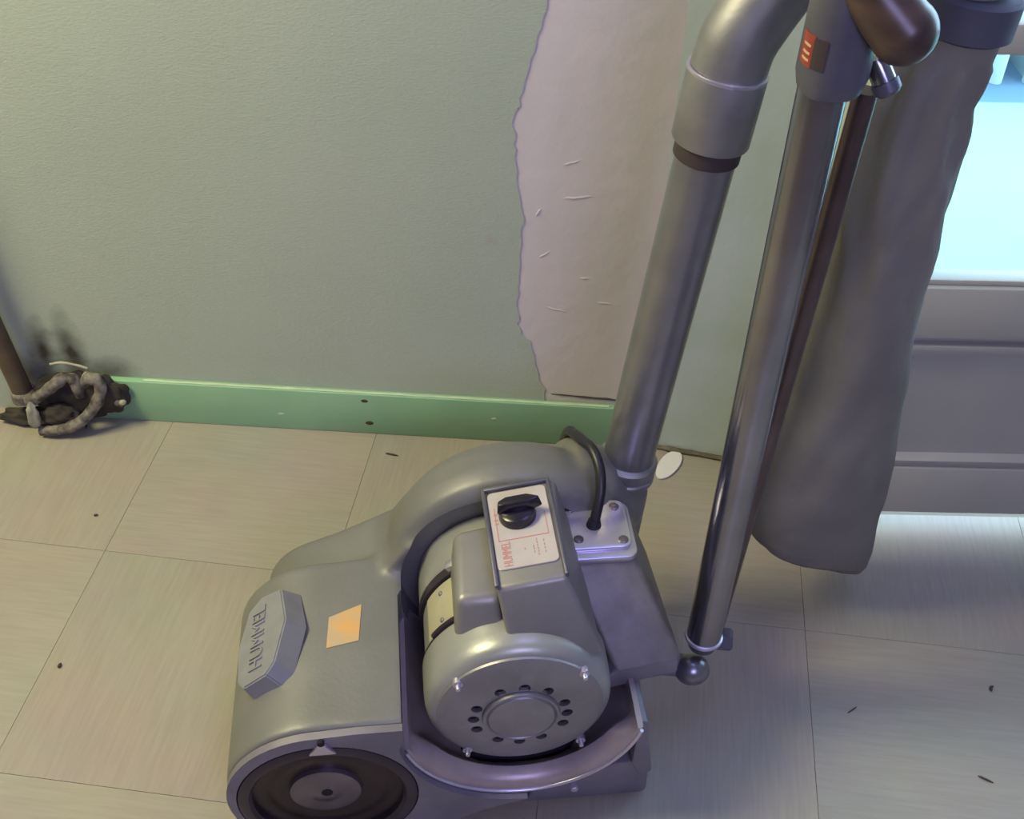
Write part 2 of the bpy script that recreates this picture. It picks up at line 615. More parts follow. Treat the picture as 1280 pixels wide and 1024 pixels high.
# green baseboard with an uneven pale ridge along the top
bm = bmesh.new()
add_box(bm, (0.25, -0.0065, 0.039), (0.80, 0.012, 0.078), bevel=0.002, segs=2)
bb = struct(link('baseboard_back', bm, M['baseboard']))
bb.location = W
bb.rotation_euler = (0, 0, WA)
bm = bmesh.new()
N = 60
pts = [(-0.06 + 0.70 * i / N, -0.008, 0.0785 + 0.0008 * noise.noise(Vector((i * 0.35, 0, 0)))) for i in range(N + 1)]
add_tube(bm, pts, [0.0021 + 0.0011 * noise.noise(Vector((i * 0.5, 5, 0))) for i in range(N + 1)], 6)
rg = link('pale_ridge', bm, M['pale_ridge'], bb)
rg['label'] = 'pale uneven line along the top of the green baseboard'
for s, z, rr in [(0.275, 0.066, 0.004), (0.28, 0.022, 0.005), (0.145, 0.030, 0.004), (0.47, 0.045, 0.0035)]:
    bm = bmesh.new()
    add_lathe(bm, [(0, 0.0006), (rr * 0.7, 0.0005), (rr, 0)], (0, 0, 0), (0, -1, 0), 9)
    for v in bm.verts:
        v.co = Vector((v.co.x * 1.3 + s, v.co.y - 0.0125, v.co.z * 0.8 + z)) + Vector((0.001 * noise.noise(v.co * 900), 0, 0))
    link('chip', bm, M['splinter'] if rr > 0.0038 and s > 0.2 else M['pale_ridge'], bb)

# white wall strip turning towards the door, then the reveal
def wall_panel(name, p0, p1, th, z1, mt, z0=0.0):
    p0, p1 = Vector((*p0, 0)), Vector((*p1, 0))
    d = p1 - p0
    bm = bmesh.new()
    add_box(bm, (d.length / 2, th / 2, (z0 + z1) / 2), (d.length, th, z1 - z0))
    o = struct(link(name, bm, mt, smooth=0))
    o.location = p0
    o.rotation_euler = (0, 0, math.atan2(d.y, d.x))
    return o


strip = wall_panel('wall_alcove', (0.182, 1.2905), (0.345, 1.252), 0.08, 2.5, M['wall_white'])
bm = bmesh.new()      # crumbly dark line left where the skirting was
pts = [(0.005 + 0.155 * i / 14, -0.003, 0.004 + 0.002 * noise.noise(Vector((i * 0.8, 2, 0)))) for i in range(15)]
add_tube(bm, pts, [0.004 + 0.0025 * noise.noise(Vector((i * 1.1, 9, 0))) for i in range(15)], 6)
link('skirting_residue', bm, mat('old_skirting_residue', (0.17, 0.145, 0.10), 0.9, 0, 0.4, 60, 0.4, 80), strip)
wall_panel('wall_reveal', (0.345, 1.252), (0.372, 1.1157), 0.10, 2.5, M['wall_white'])
wall_panel('wall_left', (-1.55, -2.2), (-1.55, 1.5), 0.1, 2.5, M['plain_wall'])
wall_panel('wall_right', (1.62, 1.3), (1.62, -2.2), 0.1, 2.5, M['plain_wall'])
wall_panel('wall_front', (1.62, -2.2), (-1.55, -2.2), 0.1, 2.5, M['plain_wall'])
wall_panel('wall_lintel', (0.372, 1.1157), (1.62, 1.1157), 0.1, 2.5, M['wall_white'], z0=2.1)
bm = bmesh.new()
add_box(bm, (0.03, -0.4, 2.55), (3.5, 3.7, 0.1))
struct(link('ceiling', bm, M['ceiling'], smooth=0))
# trim_1: the door jamb
bm = bmesh.new()
add_box(bm, (0.3785, 1.156, 1.05), (0.011, 0.08, 2.1), bevel=0.003)
struct(link('trim_1', bm, M['door']))
bm = bmesh.new()
add_box(bm, (1.59, 1.156, 1.05), (0.06, 0.08, 2.1), bevel=0.003)
struct(link('trim_2', bm, M['door']))

# the glazed door: local x along, y outwards (0 = room face)
door = empty('door_1', (0.385, 1.1207, 0))
door['kind'] = 'structure'
DW = 1.17
BOT = 0.035


def door_box(name, x0, x1, z0, z1, y0=0.0, y1=0.034, mt='door', bev=0.003, parent=door):
    bm = bmesh.new()
    add_box(bm, ((x0 + x1) / 2, (y0 + y1) / 2, (z0 + z1) / 2), (x1 - x0, y1 - y0, z1 - z0), bevel=bev)
    return link(name, bm, M[mt], parent)


door_box('stile', 0.0, 0.055, BOT, 2.08)
door_box('stile', DW - 0.07, DW, BOT, 2.08)
door_box('bottom_rail', 0.055, DW - 0.07, BOT, 0.122)
door_box('middle_rail', 0.055, DW - 0.07, 0.340, 0.4165)
door_box('top_rail', 0.055, DW - 0.07, 2.0, 2.08)
door_box('glazing_bar', 0.055, DW - 0.07, 0.704, 0.7372)
door_box('glazing_bar', 0.055, DW - 0.07, 1.32, 1.352)
door_box('glazing_bead', 0.055, DW - 0.07, 0.4165, 0.4245, 0.006, 0.03, bev=0.002)
# sunk panel with a bevelled moulding around it
door_box('door_panel', 0.05, DW - 0.065, 0.118, 0.344, 0.012, 0.03, bev=0)
bm = bmesh.new()
add_prism(bm, [(0.006, 0.1375), (0.0005, 0.135), (0.0005, 0.131), (0.004, 0.121), (0.014, 0.121), (0.014, 0.1415)], 0.055, DW - 0.07, lambda p, q, a: (a, p, q))
link('panel_moulding', bm, M['door'], door)
bm = bmesh.new()
add_prism(bm, [(0.014, 0.310), (0.003, 0.314), (0.0005, 0.323), (0.0015, 0.3285), (0.012, 0.330), (0.016, 0.340)], 0.055, DW - 0.07, lambda p, q, a: (a, p, q))
link('panel_moulding', bm, M['door'], door)
for z0, z1 in ((0.4165, 0.704), (0.7372, 1.32), (1.352, 2.0)):
    door_box('glass_pane', 0.053, DW - 0.068, z0 - 0.002, z1 + 0.002, 0.020, 0.024, 'glass', 0)

# outside: pale sunlit terrace, a strip beyond it coloured blue-grey for shade, white plastic crates, a white house wall
bm = bmesh.new()
add_box(bm, (1.2, 1.82, -0.06), (5.0, 1.32, 0.1))
struct(tag(link('terrace', bm, M['terrace'], smooth=0)))
bm = bmesh.new()
add_box(bm, (1.2, 3.05, -0.065), (5.0, 1.14, 0.1))
struct(link('paving', bm, M['terrace_far'], smooth=0))
bm = bmesh.new()
add_box(bm, (1.2, 3.67, 0.35), (6.0, 0.1, 0.9))
struct(link('wall_garden', bm, M['facade'], smooth=0))
bm = bmesh.new()      # unseen slab added above the door to block steep skylight
add_box(bm, (1.2, 1.82, 2.40), (5.0, 1.2, 0.1))
struct(link('skylight_block', bm, M['ceiling'], smooth=0))


def crate(x, y, rz, label):
    root = empty('plastic_crate', (x, y, -0.0145), rz)
    tag(root, label, 'crate', 'white crates beyond the glazed door')
    bm = bmesh.new()
    wd, dp, ht, t = 0.20, 0.26, 0.28, 0.004
    for (cx, cy, sx, sy) in ((0, -dp / 2, wd, t), (0, dp / 2, wd, t), (-wd / 2, 0, t, dp), (wd / 2, 0, t, dp)):
        if sx > sy:   # slotted wall
            for z0, z1 in ((0.0, 0.055), (0.072, 0.105), (0.122, 0.28)):
                add_box(bm, (cx, cy, (z0 + z1) / 2), (sx, sy, z1 - z0))
            for ex in (-1, 1):
                add_box(bm, (cx + ex * (wd / 2 - 0.022), cy, ht / 2), (0.044, sy * 1.05, ht))
        else:
            add_box(bm, (cx, cy, ht / 2), (sx, sy, ht))
    add_box(bm, (0, 0, 0.003), (wd, dp, 0.006))
    link('crate_wall', bm, M['crate'], root, smooth=0)
    for cx in (-1, 1):
        for cy in (-1, 1):
            bm = bmesh.new()
            add_lathe(bm, [(0.016, 0.0), (0.016, 0.28)], (cx * wd / 2, cy * dp / 2, 0), segs=14)
            link('corner_post', bm, M['crate'], root)
    bm = bmesh.new()
    for (cx, cy, sx, sy) in ((0, -dp / 2, wd + 0.03, 0.02), (0, dp / 2, wd + 0.03, 0.02), (-wd / 2, 0, 0.02, dp), (wd / 2, 0, 0.02, dp)):
        add_box(bm, (cx, cy, ht), (sx, sy, 0.016), bevel=0.004)
    link('crate_rim', bm, M['crate'], root)


crate(1.045, 2.735, R(-4), 'white plastic crate seen through the door glass, beside the dust bag')
crate(1.31, 2.735, R(3), 'white plastic crate seen through the door glass at the frame edge')

# ------------------------------------------------------------------ the floor sander (u right, v away, z up)
YAW = R(6.4)
S = empty('floor_sander', (0.0, 0.62, 0.0), YAW)
tag(S, 'old grey metal drum floor sander with dust bag standing on beige tiles', 'sander')
CU, CZ = 0.022, 0.184          # motor axis
DU, DZ = -0.181, 0.0935        # drum axis

# --- body casting: hood + blower scroll + belt guard, blended
bm = bmesh.new()
hood = [(DU - 0.1045, 0.03)] + arc(DU, 0.102, 0.1045, 180, 90, 14) + [(-0.14, 0.2085), (-0.092, 0.2085), (-0.088, 0.03)]
add_prism(bm, hood, 0.042, 0.265, UZ)
bm_b = bmesh.new()
add_lathe(bm_b, [(0, 0), (0.128, 0), (0.142, 0.01), (0.146, 0.03), (0.142, 0.06), (0.128, 0.085), (0.10, 0.098), (0, 0.10)], (0.034, 0.245, 0.186), (0, 1, 0), 64)
guard = arc(-0.178, 0.088, 0.082, 250, 118, 12) + [(-0.169, 0.180), (-0.10, 0.215), (-0.02, 0.26), (0.0, 0.05)]
bm_c = bmesh.new()
add_prism(bm_c, guard, 0.255, 0.335, UZ)
bm_d = bmesh.new()
add_tube(bm_d, [(0.09, 0.305, 0.262), (0.125, 0.31, 0.248), (0.15, 0.315, 0.225), (0.166, 0.318, 0.20)], [0.058, 0.055, 0.046, 0.036], 24)
bm_d2 = bmesh.new()
add_tube(bm_d2, [(0.158, 0.318, 0.12), (0.1665, 0.32, 0.245)], 0.033, 24)
bm_e = bmesh.new()            # saddle between hood and scroll
add_prism(bm_e, [(-0.15, 0.10), (-0.15, 0.186), (-0.125, 0.202), (-0.105, 0.220), (-0.088, 0.246), (-0.06, 0.26), (-0.06, 0.10)], 0.238, 0.325, UZ)


def temp(b):
    bmesh.ops.recalc_face_normals(b, faces=b.faces)
    me = bpy.data.meshes.new('t')
    b.to_mesh(me)
    b.free()
    o = bpy.data.objects.new('t', me)
    COL.objects.link(o)
    return o


def cut(o, cutters):
    for c in cutters:
        md = o.modifiers.new('b', 'BOOLEAN')
        md.operation = 'DIFFERENCE'
        md.solver = 'EXACT'
        md.object = c
    bake(o)
    for c in cutters:
        bpy.data.objects.remove(c)


base = temp(bm)
ops = [temp(b) for b in (bm_b, bm_c, bm_d, bm_d2, bm_e)]
for c in ops:
    md = base.modifiers.new('u', 'BOOLEAN')
    md.operation = 'UNION'
    md.solver = 'EXACT'
    md.object = c
bake(base)
for c in ops:
    bpy.data.objects.remove(c)
md = base.modifiers.new('r', 'REMESH')
md.mode = 'VOXEL'
md.voxel_size = 0.0034
md = base.modifiers.new('s', 'SMOOTH')
md.factor = 0.5
md.iterations = 24
bake(base)
c1 = bmesh.new()
add_lathe(c1, [(0.1185, -0.1), (0.1185, 0.252)], (CU, 0.0, CZ + 0.006), (0, 1, 0), 72)
c2 = bmesh.new()
add_lathe(c2, [(0.0915, -0.1), (0.0915, 0.06)], (DU, 0.0, DZ), (0, 1, 0), 64)
c3 = bmesh.new()
add_box(c3, (CU + 0.035, 0.10, 0.25), (0.27, 0.29, 0.30))
c3b = bmesh.new()            # the well beside the motor
add_box(c3b, (-0.06, 0.125, 0.205), (0.079, 0.18, 0.29), bevel=0.010)
cut(base, [temp(c1), temp(c2), temp(c3b)])
body_me = base.data
bpy.data.objects.remove(base)
casting = link_me('body_casting', body_me, M['cast'], S, smooth=35)
casting['label'] = 'pale grey cast hood and blower housing'
bmt = bmesh.new()
bmt.from_mesh(body_me)
BODY = BVHTree.FromBMesh(bmt)
bmt.free()


def hood_z(u, v):
    hit = BODY.ray_cast(Vector((u, v, 1)), Vector((0, 0, -1)))
    return hit[0].z if hit[0] else 0.2


# --- cradle: the half tube under the motor
def sweep(bm, sec, cu, cz, a0, a1, n):
    """closed (r, v) section swept about the motor axis from a0 to a1 degrees"""
    rings = []
    for i in range(n + 1):
        a = R(a0 + (a1 - a0) * i / n)
        t = max(0.0, 1 - min(i, n - i) / (n * 0.11))
        t = t * t * (3 - 2 * t)
        rings.append([bm.verts.new((cu + (r + (max(r, 0.1222) - r) * t) * math.cos(a), v, cz + (r + (max(r, 0.1222) - r) * t) * math.sin(a))) for r, v in sec])
    m_ = len(sec)
    for p, q in zip(rings, rings[1:]):
        for k in range(m_):
            bm.faces.new((p[k], p[(k + 1) % m_], q[(k + 1) % m_], q[k]))
    bm.faces.new(rings[0])
    bm.faces.new(rings[-1])


bm = bmesh.new()
sec = [(0.1060, 0.0600), (0.1085, 0.0520), (0.1130, 0.0465), (0.1185, 0.0436), (0.1245, 0.0430), (0.1280, 0.0455), (0.1285, 0.0500), (0.1285, 0.2480), (0.1225, 0.2480), (0.1225, 0.0720), (0.1100, 0.0660)]
sweep(bm, sec, CU + 0.002, CZ + 0.006, 195, 348, 52)
cr = link('motor_cradle', bm, M['cradle'], S)
cr['label'] = 'dark purplish half-round cradle under the motor'
bm = bmesh.new()     # bright lip along its front edge
pts = [(u, 0.0425, z) for u, z in arc(CU + 0.002, CZ + 0.006, 0.1265, 197, 347, 44)]
add_tube(bm, pts, 0.0022, 10)
link('cradle_lip', bm, M['alu'], cr)

# --- dark side plate around the drum opening
bm = bmesh.new()
outl = arc(DU, 0.100, 0.1035, 205, 90, 16) + [(-0.145, 0.2065), (-0.0985, 0.2065)]
outl += arc(CU + 0.002, CZ + 0.006, 0.1290, 190, 268, 18) + [(0.03, 0.060), (0.01, 0.054), (-0.02, 0.044), (-0.05, 0.028), (-0.08, 0.014), (-0.13, 0.008), (-0.24, 0.008)]
add_prism(bm, outl, 0.034, 0.0425, UZ)
pl = temp(bm)
c2 = bmesh.new()
add_lathe(c2, [(0.0945, -0.1), (0.0945, 0.2)], (DU, 0.0, DZ), (0, 1, 0), 64)
cut(pl, [temp(c2)])
me = pl.data
bpy.data.objects.remove(pl)
sp = link_me('side_plate', me, M['dark_cast'], S, smooth=30)
sp['label'] = 'dark grey side plate around the drum opening'

# --- drum cover disc
def face_lathe(name, prof, c, mt, parent=S, segs=56):
    """profile (r, v) about an axis along v"""
    bm = bmesh.new()
    add_lathe(bm, prof, (c[0], 0, c[1]), (0, 1, 0), segs, cap=False)
    return link(name, bm, M[mt], parent)


rim = face_lathe('drum_rim', [(0.078, 0.047), (0.0785, 0.036), (0.082, 0.0325), (0.088, 0.032), (0.093, 0.034), (0.0945, 0.040), (0.0945, 0.052)], (DU, DZ), 'drum_rim')
disc = face_lathe('drum_cover', [(0.0, 0.046), (0.046, 0.046), (0.052, 0.0445), (0.060, 0.0445), (0.062, 0.0455), (0.070, 0.0455), (0.073, 0.044), (0.080, 0.044), (0.080, 0.055)], (DU, DZ), 'drum')
disc['label'] = 'dark brown round drum cover'
face_lathe('hub', [(0.0, 0.038), (0.010, 0.038), (0.013, 0.0395), (0.022, 0.041), (0.033, 0.0405), (0.037, 0.0415), (0.0385, 0.046), (0.0385, 0.052)], (DU - 0.003, DZ), 'hub', disc)
bm = bmesh.new()
add_lathe(bm, [(0, 0), (0.006, 0), (0.006, 0.01)], (DU - 0.001, 0.0375, DZ + 0.004), (0, 1, 0), 16)
link('hub_screw', bm, M['hole'], disc)
# latch tab above the drum rim
bm = bmesh.new()
add_prism(bm, [(-0.014, -0.006), (0.014, -0.006), (0.0045, 0.007), (0.0028, 0.016), (-0.0028, 0.016), (-0.0045, 0.007)], 0.030, 0.035, lambda p, q, a: (p + DU + 0.002, a, q + 0.186), bevel=0.001)
lt = link('latch_tab', bm, M['alu'], S)
bm = bmesh.new()
add_lathe(bm, [(0, 0), (0.0036, 0), (0.0036, 0.004)], (DU + 0.002, 0.0292, 0.200), (0, 1, 0), 14)
link('latch_hole_shade', bm, M['hole'], lt)  # near-black plug drawn as the dark depth of the keyhole

# --- foot under the cradle
bm = bmesh.new()
poly = [(0.032, 0.006), (0.165, 0.006), (0.170, 0.014), (0.1685, 0.05), (0.166, 0.075), (0.13, 0.072), (0.10, 0.066), (0.062, 0.058), (0.040, 0.045)]
add_prism(bm, poly, 0.060, 0.22, UZ, bevel=0.004)
ft = link('foot', bm, M['dark_cast'], S)
bm = bmesh.new()
add_lathe(bm, [(0.0, -0.006), (0.004, -0.006), (0.0055, -0.004), (0.0055, 0.004)], (0.085, 0.060, 0.034), (0, 1, 0), 6, cap=False)
link('foot_bolt', bm, M['alu'], ft)
bm = bmesh.new()
add_prism(bm, [(0.1485, 0.16), (0.1575, 0.155), (0.170, 0.06), (0.158, 0.05), (0.146, 0.08)], 0.055, 0.24, UZ, bevel=0.002)
link('side_wall', bm, M['dark_cast'], S)
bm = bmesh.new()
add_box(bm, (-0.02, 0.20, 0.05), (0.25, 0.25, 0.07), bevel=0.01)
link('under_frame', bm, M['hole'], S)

# --- motor
bm = bmesh.new()
prof = [(0.0, 0.0605), (0.030, 0.0600), (0.060, 0.0612), (0.080, 0.0640), (0.0865, 0.0658), (0.092, 0.0690), (0.0955, 0.0745), (0.0975, 0.083), (0.098, 0.092), (0.098, 0.121), (0.0, 0.121)]
add_lathe(bm, prof, (CU, 0, CZ), (0, 1, 0), 96)
bell = temp(bm)
cutters = []
holes = []
for c0 in (90, 180, 0, 270):
    for d in (-30, 0, 30) if c0 in (90, 270) else (-22, 0, 22):
        a = R(c0 + d + (-4 if c0 == 90 else 0))
        rr = 0.0485 if c0 != 270 else 0.046
        holes.append((CU + rr * math.cos(a), CZ - 0.005 + rr * math.sin(a)))
for hu, hz in holes:
    c = bmesh.new()
    add_lathe(c, [(0.0060, 0.04), (0.0060, 0.075)], (hu, 0, hz), (0, 1, 0), 20)
    cutters.append(temp(c))
cut(bell, cutters)
me = bell.data
bpy.data.objects.remove(bell)
bell = link_me('motor_end_bell', me, M['motor'], S, smooth=30)
bell['label'] = 'rounded grey motor end cap with vent holes'
fp = face_lathe('motor_face', [(0.0395, 0.0612), (0.0395, 0.0590), (0.041, 0.0582), (0.081, 0.0612), (0.0860, 0.0630), (0.0866, 0.0655), (0.0395, 0.0640), (0.0395, 0.0612)], (CU, CZ), 'motor_face', None)
cutters = []
for hu, hz in holes:
    c = bmesh.new()
    add_lathe(c, [(0.0060, 0.04), (0.0060, 0.075)], (hu, 0, hz), (0, 1, 0), 20)
    cutters.append(temp(c))
md = fp.modifiers.new('w', 'WELD')
md.merge_threshold = 0.00005
cut(fp, cutters)
fp.parent = bell
for hu, hz in holes:
    bm = bmesh.new()
    add_lathe(bm, [(0, 0.0), (0.0064, 0.0), (0.0064, 0.004)], (hu, 0.0640, hz), (0, 1, 0), 18)
    link('vent_shade_disc', bm, M['hole'], bell)  # near-black disc stands in for the shade inside the vent
cap = face_lathe('hub_cap', [(0.0, 0.0545), (0.031, 0.0545), (0.034, 0.0552), (0.0355, 0.0572), (0.037, 0.0555), (0.0395, 0.0558), (0.0405, 0.059), (0.041, 0.064)], (CU + 0.001, CZ - 0.004), 'motor_face', bell)
for bu, bz in ((-0.0635, 0.054), (0.0635, 0.057), (-0.055, -0.064), (0.066, -0.062)):
    bm = bmesh.new()
    add_lathe(bm, [(0.0, -0.009), (0.0024, -0.009), (0.0029, -0.007), (0.0029, -0.003), (0.0052, -0.003), (0.0052, 0.004)], (CU + bu, 0.0635, CZ + bz), (0, 1, 0), 10, cap=False)
    link('motor_stud', bm, M['alu'], bell)
bd = face_lathe('motor_body', [(0.0, 0.115), (0.0945, 0.115), (0.0945, 0.198), (0.0, 0.198)], (CU, CZ), 'motor')
face_lathe('motor_band', [(0.094, 0.119), (0.0975, 0.1195), (0.0975, 0.1255), (0.094, 0.126)], (CU, CZ), 'drum_rim', bd)
face_lathe('motor_band', [(0.094, 0.186), (0.099, 0.187), (0.099, 0.198), (0.094, 0.199)], (CU, CZ), 'drum_rim', bd)
face_lathe('rear_bell', [(0.0, 0.200), (0.096, 0.200), (0.098, 0.205), (0.098, 0.25), (0.0, 0.25)], (CU, CZ), 'motor')
# riveted rating strip bent round the left of the body
bm = bmesh.new()
A = [CU + 0.0966 * math.cos(R(a)) for a in range(128, 161, 4)]
st_in = arc(CU, CZ, 0.0950, 128, 158, 8)
st_out = arc(CU, CZ, 0.0962, 158, 128, 8)
add_prism(bm, st_in + st_out, 0.1275, 0.184, UZ)
rs = link('rating_strip', bm, mat('yellowed_strip', (0.50, 0.46, 0.32), 0.45, 0.2, 0.1, 40), S)
for vv in (0.138, 0.173):
    for a in (141,):
        bm = bmesh.new()
        d = Vector((math.cos(R(a)), 0, math.sin(R(a))))
        add_lathe(bm, [(0.0028, -0.001), (0.0028, 0.0008), (0.0015, 0.0018), (0, 0.002)], Vector((CU, vv, CZ)) + d * 0.0962, d, 12, cap=False)
        link('rivet', bm, M['dark_cast'], rs)
bm = bmesh.new()
pts = [(u, 0.1265, z) for u, z in arc(CU, CZ, 0.0975, 122, 150, 8)]
add_tube(bm, pts, 0.0034, 8)
link('strip_clip', bm, M['drum_rim'], rs)
# clamp lug on the rear band
bm = bmesh.new()
add_box(bm, (CU - 0.06, 0.193, CZ + 0.082), (0.016, 0.010, 0.010), Matrix.Rotation(R(-38), 3, 'Y'), bevel=0.002)
link('band_lug', bm, M['alu'], bd)

# --- switch box on top of the motor
bm = bmesh.new()
P = [(0.012, 0.078, 0.262), (0.108, 0.078, 0.245), (0.100, 0.235, 0.25), (0.004, 0.235, 0.262),
     (0.000, 0.104, 0.329), (0.0695, 0.106, 0.339), (0.0735, 0.2415, 0.339), (0.0005, 0.2385, 0.329)]
add_hexa(bm, P, bevel=0.005, segs=3)
sb = link('switch_box', bm, M['box'], S)
sb['label'] = 'grey switch box on top of the motor'
# raised rim + plate, tilted like the box top
top_o = Vector((0.000, 0.104, 0.329))
ex = (Vector((0.0695, 0.106, 0.339)) - top_o).normalized()
ey = (Vector((0.0005, 0.2385, 0.329)) - top_o).normalized()
ez = ex.cross(ey).normalized()
ey = ez.cross(ex).normalized()
TM = Matrix((ex, ey, ez)).transposed().to_4x4()
TM.translation = top_o


def on_top(bm):
    bmesh.ops.transform(bm, matrix=TM, verts=bm.verts)
    return bm


def rrect(x0, x1, y0, y1, r, n=5):
    out = []
    for cx, cy, a in ((x1 - r, y1 - r, 0), (x0 + r, y1 - r, 90), (x0 + r, y0 + r, 180), (x1 - r, y0 + r, 270)):
        out += arc(cx, cy, r, a, a + 90, n)
    return out


XY = lambda p, q, a: (p, q, a)
bm = bmesh.new()
add_prism(bm, rrect(0.0045, 0.0665, 0.0215, 0.128, 0.006), -0.001, 0.0012, XY)
swp = link('switch_plate', on_top(bm), M['plate'], sb)
swp['label'] = 'cream switch plate with faded red print'
for (x0, x1, y0, y1) in ((0.010, 0.061, 0.0585, 0.0595), (0.0095, 0.0105, 0.0585, 0.105), (0.0605, 0.0612, 0.0585, 0.090)):
    bm = bmesh.new()
    add_box(bm, ((x0 + x1) / 2, (y0 + y1) / 2, 0.0013), (x1 - x0, y1 - y0, 0.0005))
    link('print_line', on_top(bm), M['plate_red'], swp)
bm = bmesh.new()
pr = rrect(0.0040, 0.0670, 0.0210, 0.1285, 0.0065)
pi = rrect(0.0048, 0.0662, 0.0218, 0.1277, 0.0057)
va = [bm.verts.new((p, q, 0.0009)) for p, q in pr]
vb = [bm.verts.new((p, q, 0.0014)) for p, q in pi]
for i in range(len(va)):
    j = (i + 1) % len(va)
    bm.faces.new((va[i], va[j], vb[j], vb[i]))
link('plate_edge', on_top(bm), M['cradle'], swp)
me = text_mesh('HUMMEL', 0.0135, 0.0002)
me.transform(TM @ Matrix.Translation((0.0165, 0.0405, 0.0014)) @ Matrix.Rotation(R(90), 4, 'Z') @ Matrix.Diagonal((0.60, 1, 1, 1)))
link_me('lettering', me, M['plate_red'], swp, 0)
# faint small print, too worn to read: short dashes
bm = bmesh.new()
for x, ys in ((0.0345, (0.044,)), (0.0435, (0.038, 0.042, 0.0455)), (0.0475, (0.034, 0.038, 0.042, 0.046, 0.050, 0.054)), (0.0545, (0.036, 0.041, 0.046, 0.051))):
    for y in ys:
        add_box(bm, (x, y, 0.0013), (0.0013, 0.0026, 0.0004))
for y in (0.083, 0.088, 0.096):
    add_box(bm, (0.0105, y, 0.0013), (0.004, 0.0022, 0.0004))
sm = link('small_print', on_top(bm), mat('faded_red_print', (0.50, 0.30, 0.26), 0.5), swp, 0)
sm['kind'] = 'stuff'
# raised metal frame on three sides of the plate
bm = bmesh.new()
add_box(bm, (0.0012, 0.068, 0.0015), (0.0045, 0.135, 0.006), bevel=0.0015)
add_box(bm, (0.0705, 0.068, 0.0015), (0.0040, 0.135, 0.006), bevel=0.0015)
add_box(bm, (0.0360, 0.1325, 0.0015), (0.0715, 0.0050, 0.006), bevel=0.0015)
link('plate_frame', on_top(bm), M['clamp'], sb)
# rotary knob: round base and a pointed grip
bm = bmesh.new()
add_lathe(bm, [(0.0195, 0.001), (0.0195, 0.004), (0.0185, 0.011), (0.016, 0.0125), (0, 0.0125)], (0.033, 0.090, 0), (0, 0, 1), 36)
kn = link('switch_knob', on_top(bm), M['knob'], sb)
bm = bmesh.new()
add_prism(bm, [(-0.0205, -0.0035), (-0.012, -0.0062), (0.014, -0.0055), (0.0265, -0.0015), (0.0275, 0.0015), (0.014, 0.0085), (-0.010, 0.0085), (-0.0195, 0.003)],
          0.010, 0.0235, lambda p, q, a: (0.033 + p * (1 - (a - 0.01) * 8), 0.091 + q * (1 - (a - 0.01) * 12), a), bevel=0.0015)
link('knob_grip', on_top(bm), M['knob'], kn)

# rounded capacitor housing left of the box
bm = bmesh.new()
P = [(-0.042, 0.098, 0.238), (0.008, 0.092, 0.255), (0.012, 0.215, 0.255), (-0.042, 0.212, 0.238),
     (-0.040, 0.112, 0.305), (0.006, 0.112, 0.309), (0.008, 0.212, 0.309), (-0.036, 0.206, 0.305)]
add_hexa(bm, P, bevel=0.0095, segs=4)
link('capacitor_housing', bm, M['box'], S)

# --- terminal box with its bright lid on the right
bm = bmesh.new()
P = [(0.128, 0.098, 0.183), (0.203, 0.108, 0.183), (0.190, 0.262, 0.19), (0.085, 0.262, 0.19),
     (0.083, 0.180, 0.270), (0.157, 0.186, 0.270), (0.160, 0.262, 0.270), (0.083, 0.262, 0.270)]
add_hexa(bm, P, bevel=0.006, segs=3)
tb_ = link('terminal_box', bm, M['terminal'], S)
bm = bmesh.new()
add_hexa(bm, [(0.105, 0.10, 0.150), (0.200, 0.112, 0.160), (0.185, 0.25, 0.16), (0.09, 0.25, 0.15),
              (0.132, 0.105, 0.186), (0.198, 0.113, 0.186), (0.185, 0.25, 0.20), (0.09, 0.25, 0.20)], bevel=0.003)
link('box_flange', bm, M['dark_cast'], tb_)
bm = bmesh.new()
add_prism(bm, rrect(0.081, 0.1595, 0.180, 0.262, 0.012), 0.268, 0.276, XY, bevel=0.0015)
lid = link('box_lid', bm, M['alu'], tb_)
lid['label'] = 'bright aluminium lid with four screws'
bm = bmesh.new()
add_prism(bm, rrect(0.083, 0.1545, 0.190, 0.260, 0.010), 0.275, 0.2815, XY, bevel=0.0018)
link('lid_plate', bm, M['alu'], lid)
for sx, sy in ((0.0935, 0.249), (0.143, 0.249), (0.0975, 0.204), (0.1455, 0.200)):
    bm = bmesh.new()
    add_lathe(bm, [(0.0055, 0), (0.0055, 0.0012), (0.004, 0.002), (0.0, 0.002)], (sx, sy, 0.2812), (0, 0, 1), 16, cap=False)
    link('screw', bm, M['hub'], lid)
# power cord: out of the lid, over the blower, down behind
bm = bmesh.new()
cp = spline([(0.117, 0.2235, 0.276), (0.1185, 0.226, 0.290), (0.1245, 0.240, 0.316), (0.1250, 0.258, 0.334), (0.1200, 0.280, 0.341), (0.113, 0.302, 0.334), (0.108, 0.325, 0.323), (0.104, 0.352, 0.300), (0.10, 0.378, 0.22), (0.098, 0.39, 0.10), (0.10, 0.42, 0.012), (0.05, 0.47, 0.007), (-0.05, 0.50, 0.007)], 8)
add_tube(bm, cp, 0.0058, 14)
link('power_cord', bm, M['rubber'], S)
bm = bmesh.new()
add_tube(bm, [(0.1168, 0.2235, 0.279), (0.1175, 0.225, 0.288)], [0.009, 0.0068], 16)
link('cord_gland', bm, M['rubber'], lid)

# --- dust pipe, flange, collar, elbow
def pp(z, v=0.32):
    return Vector((0.170 + 0.107 * (z - 0.276), v, z))


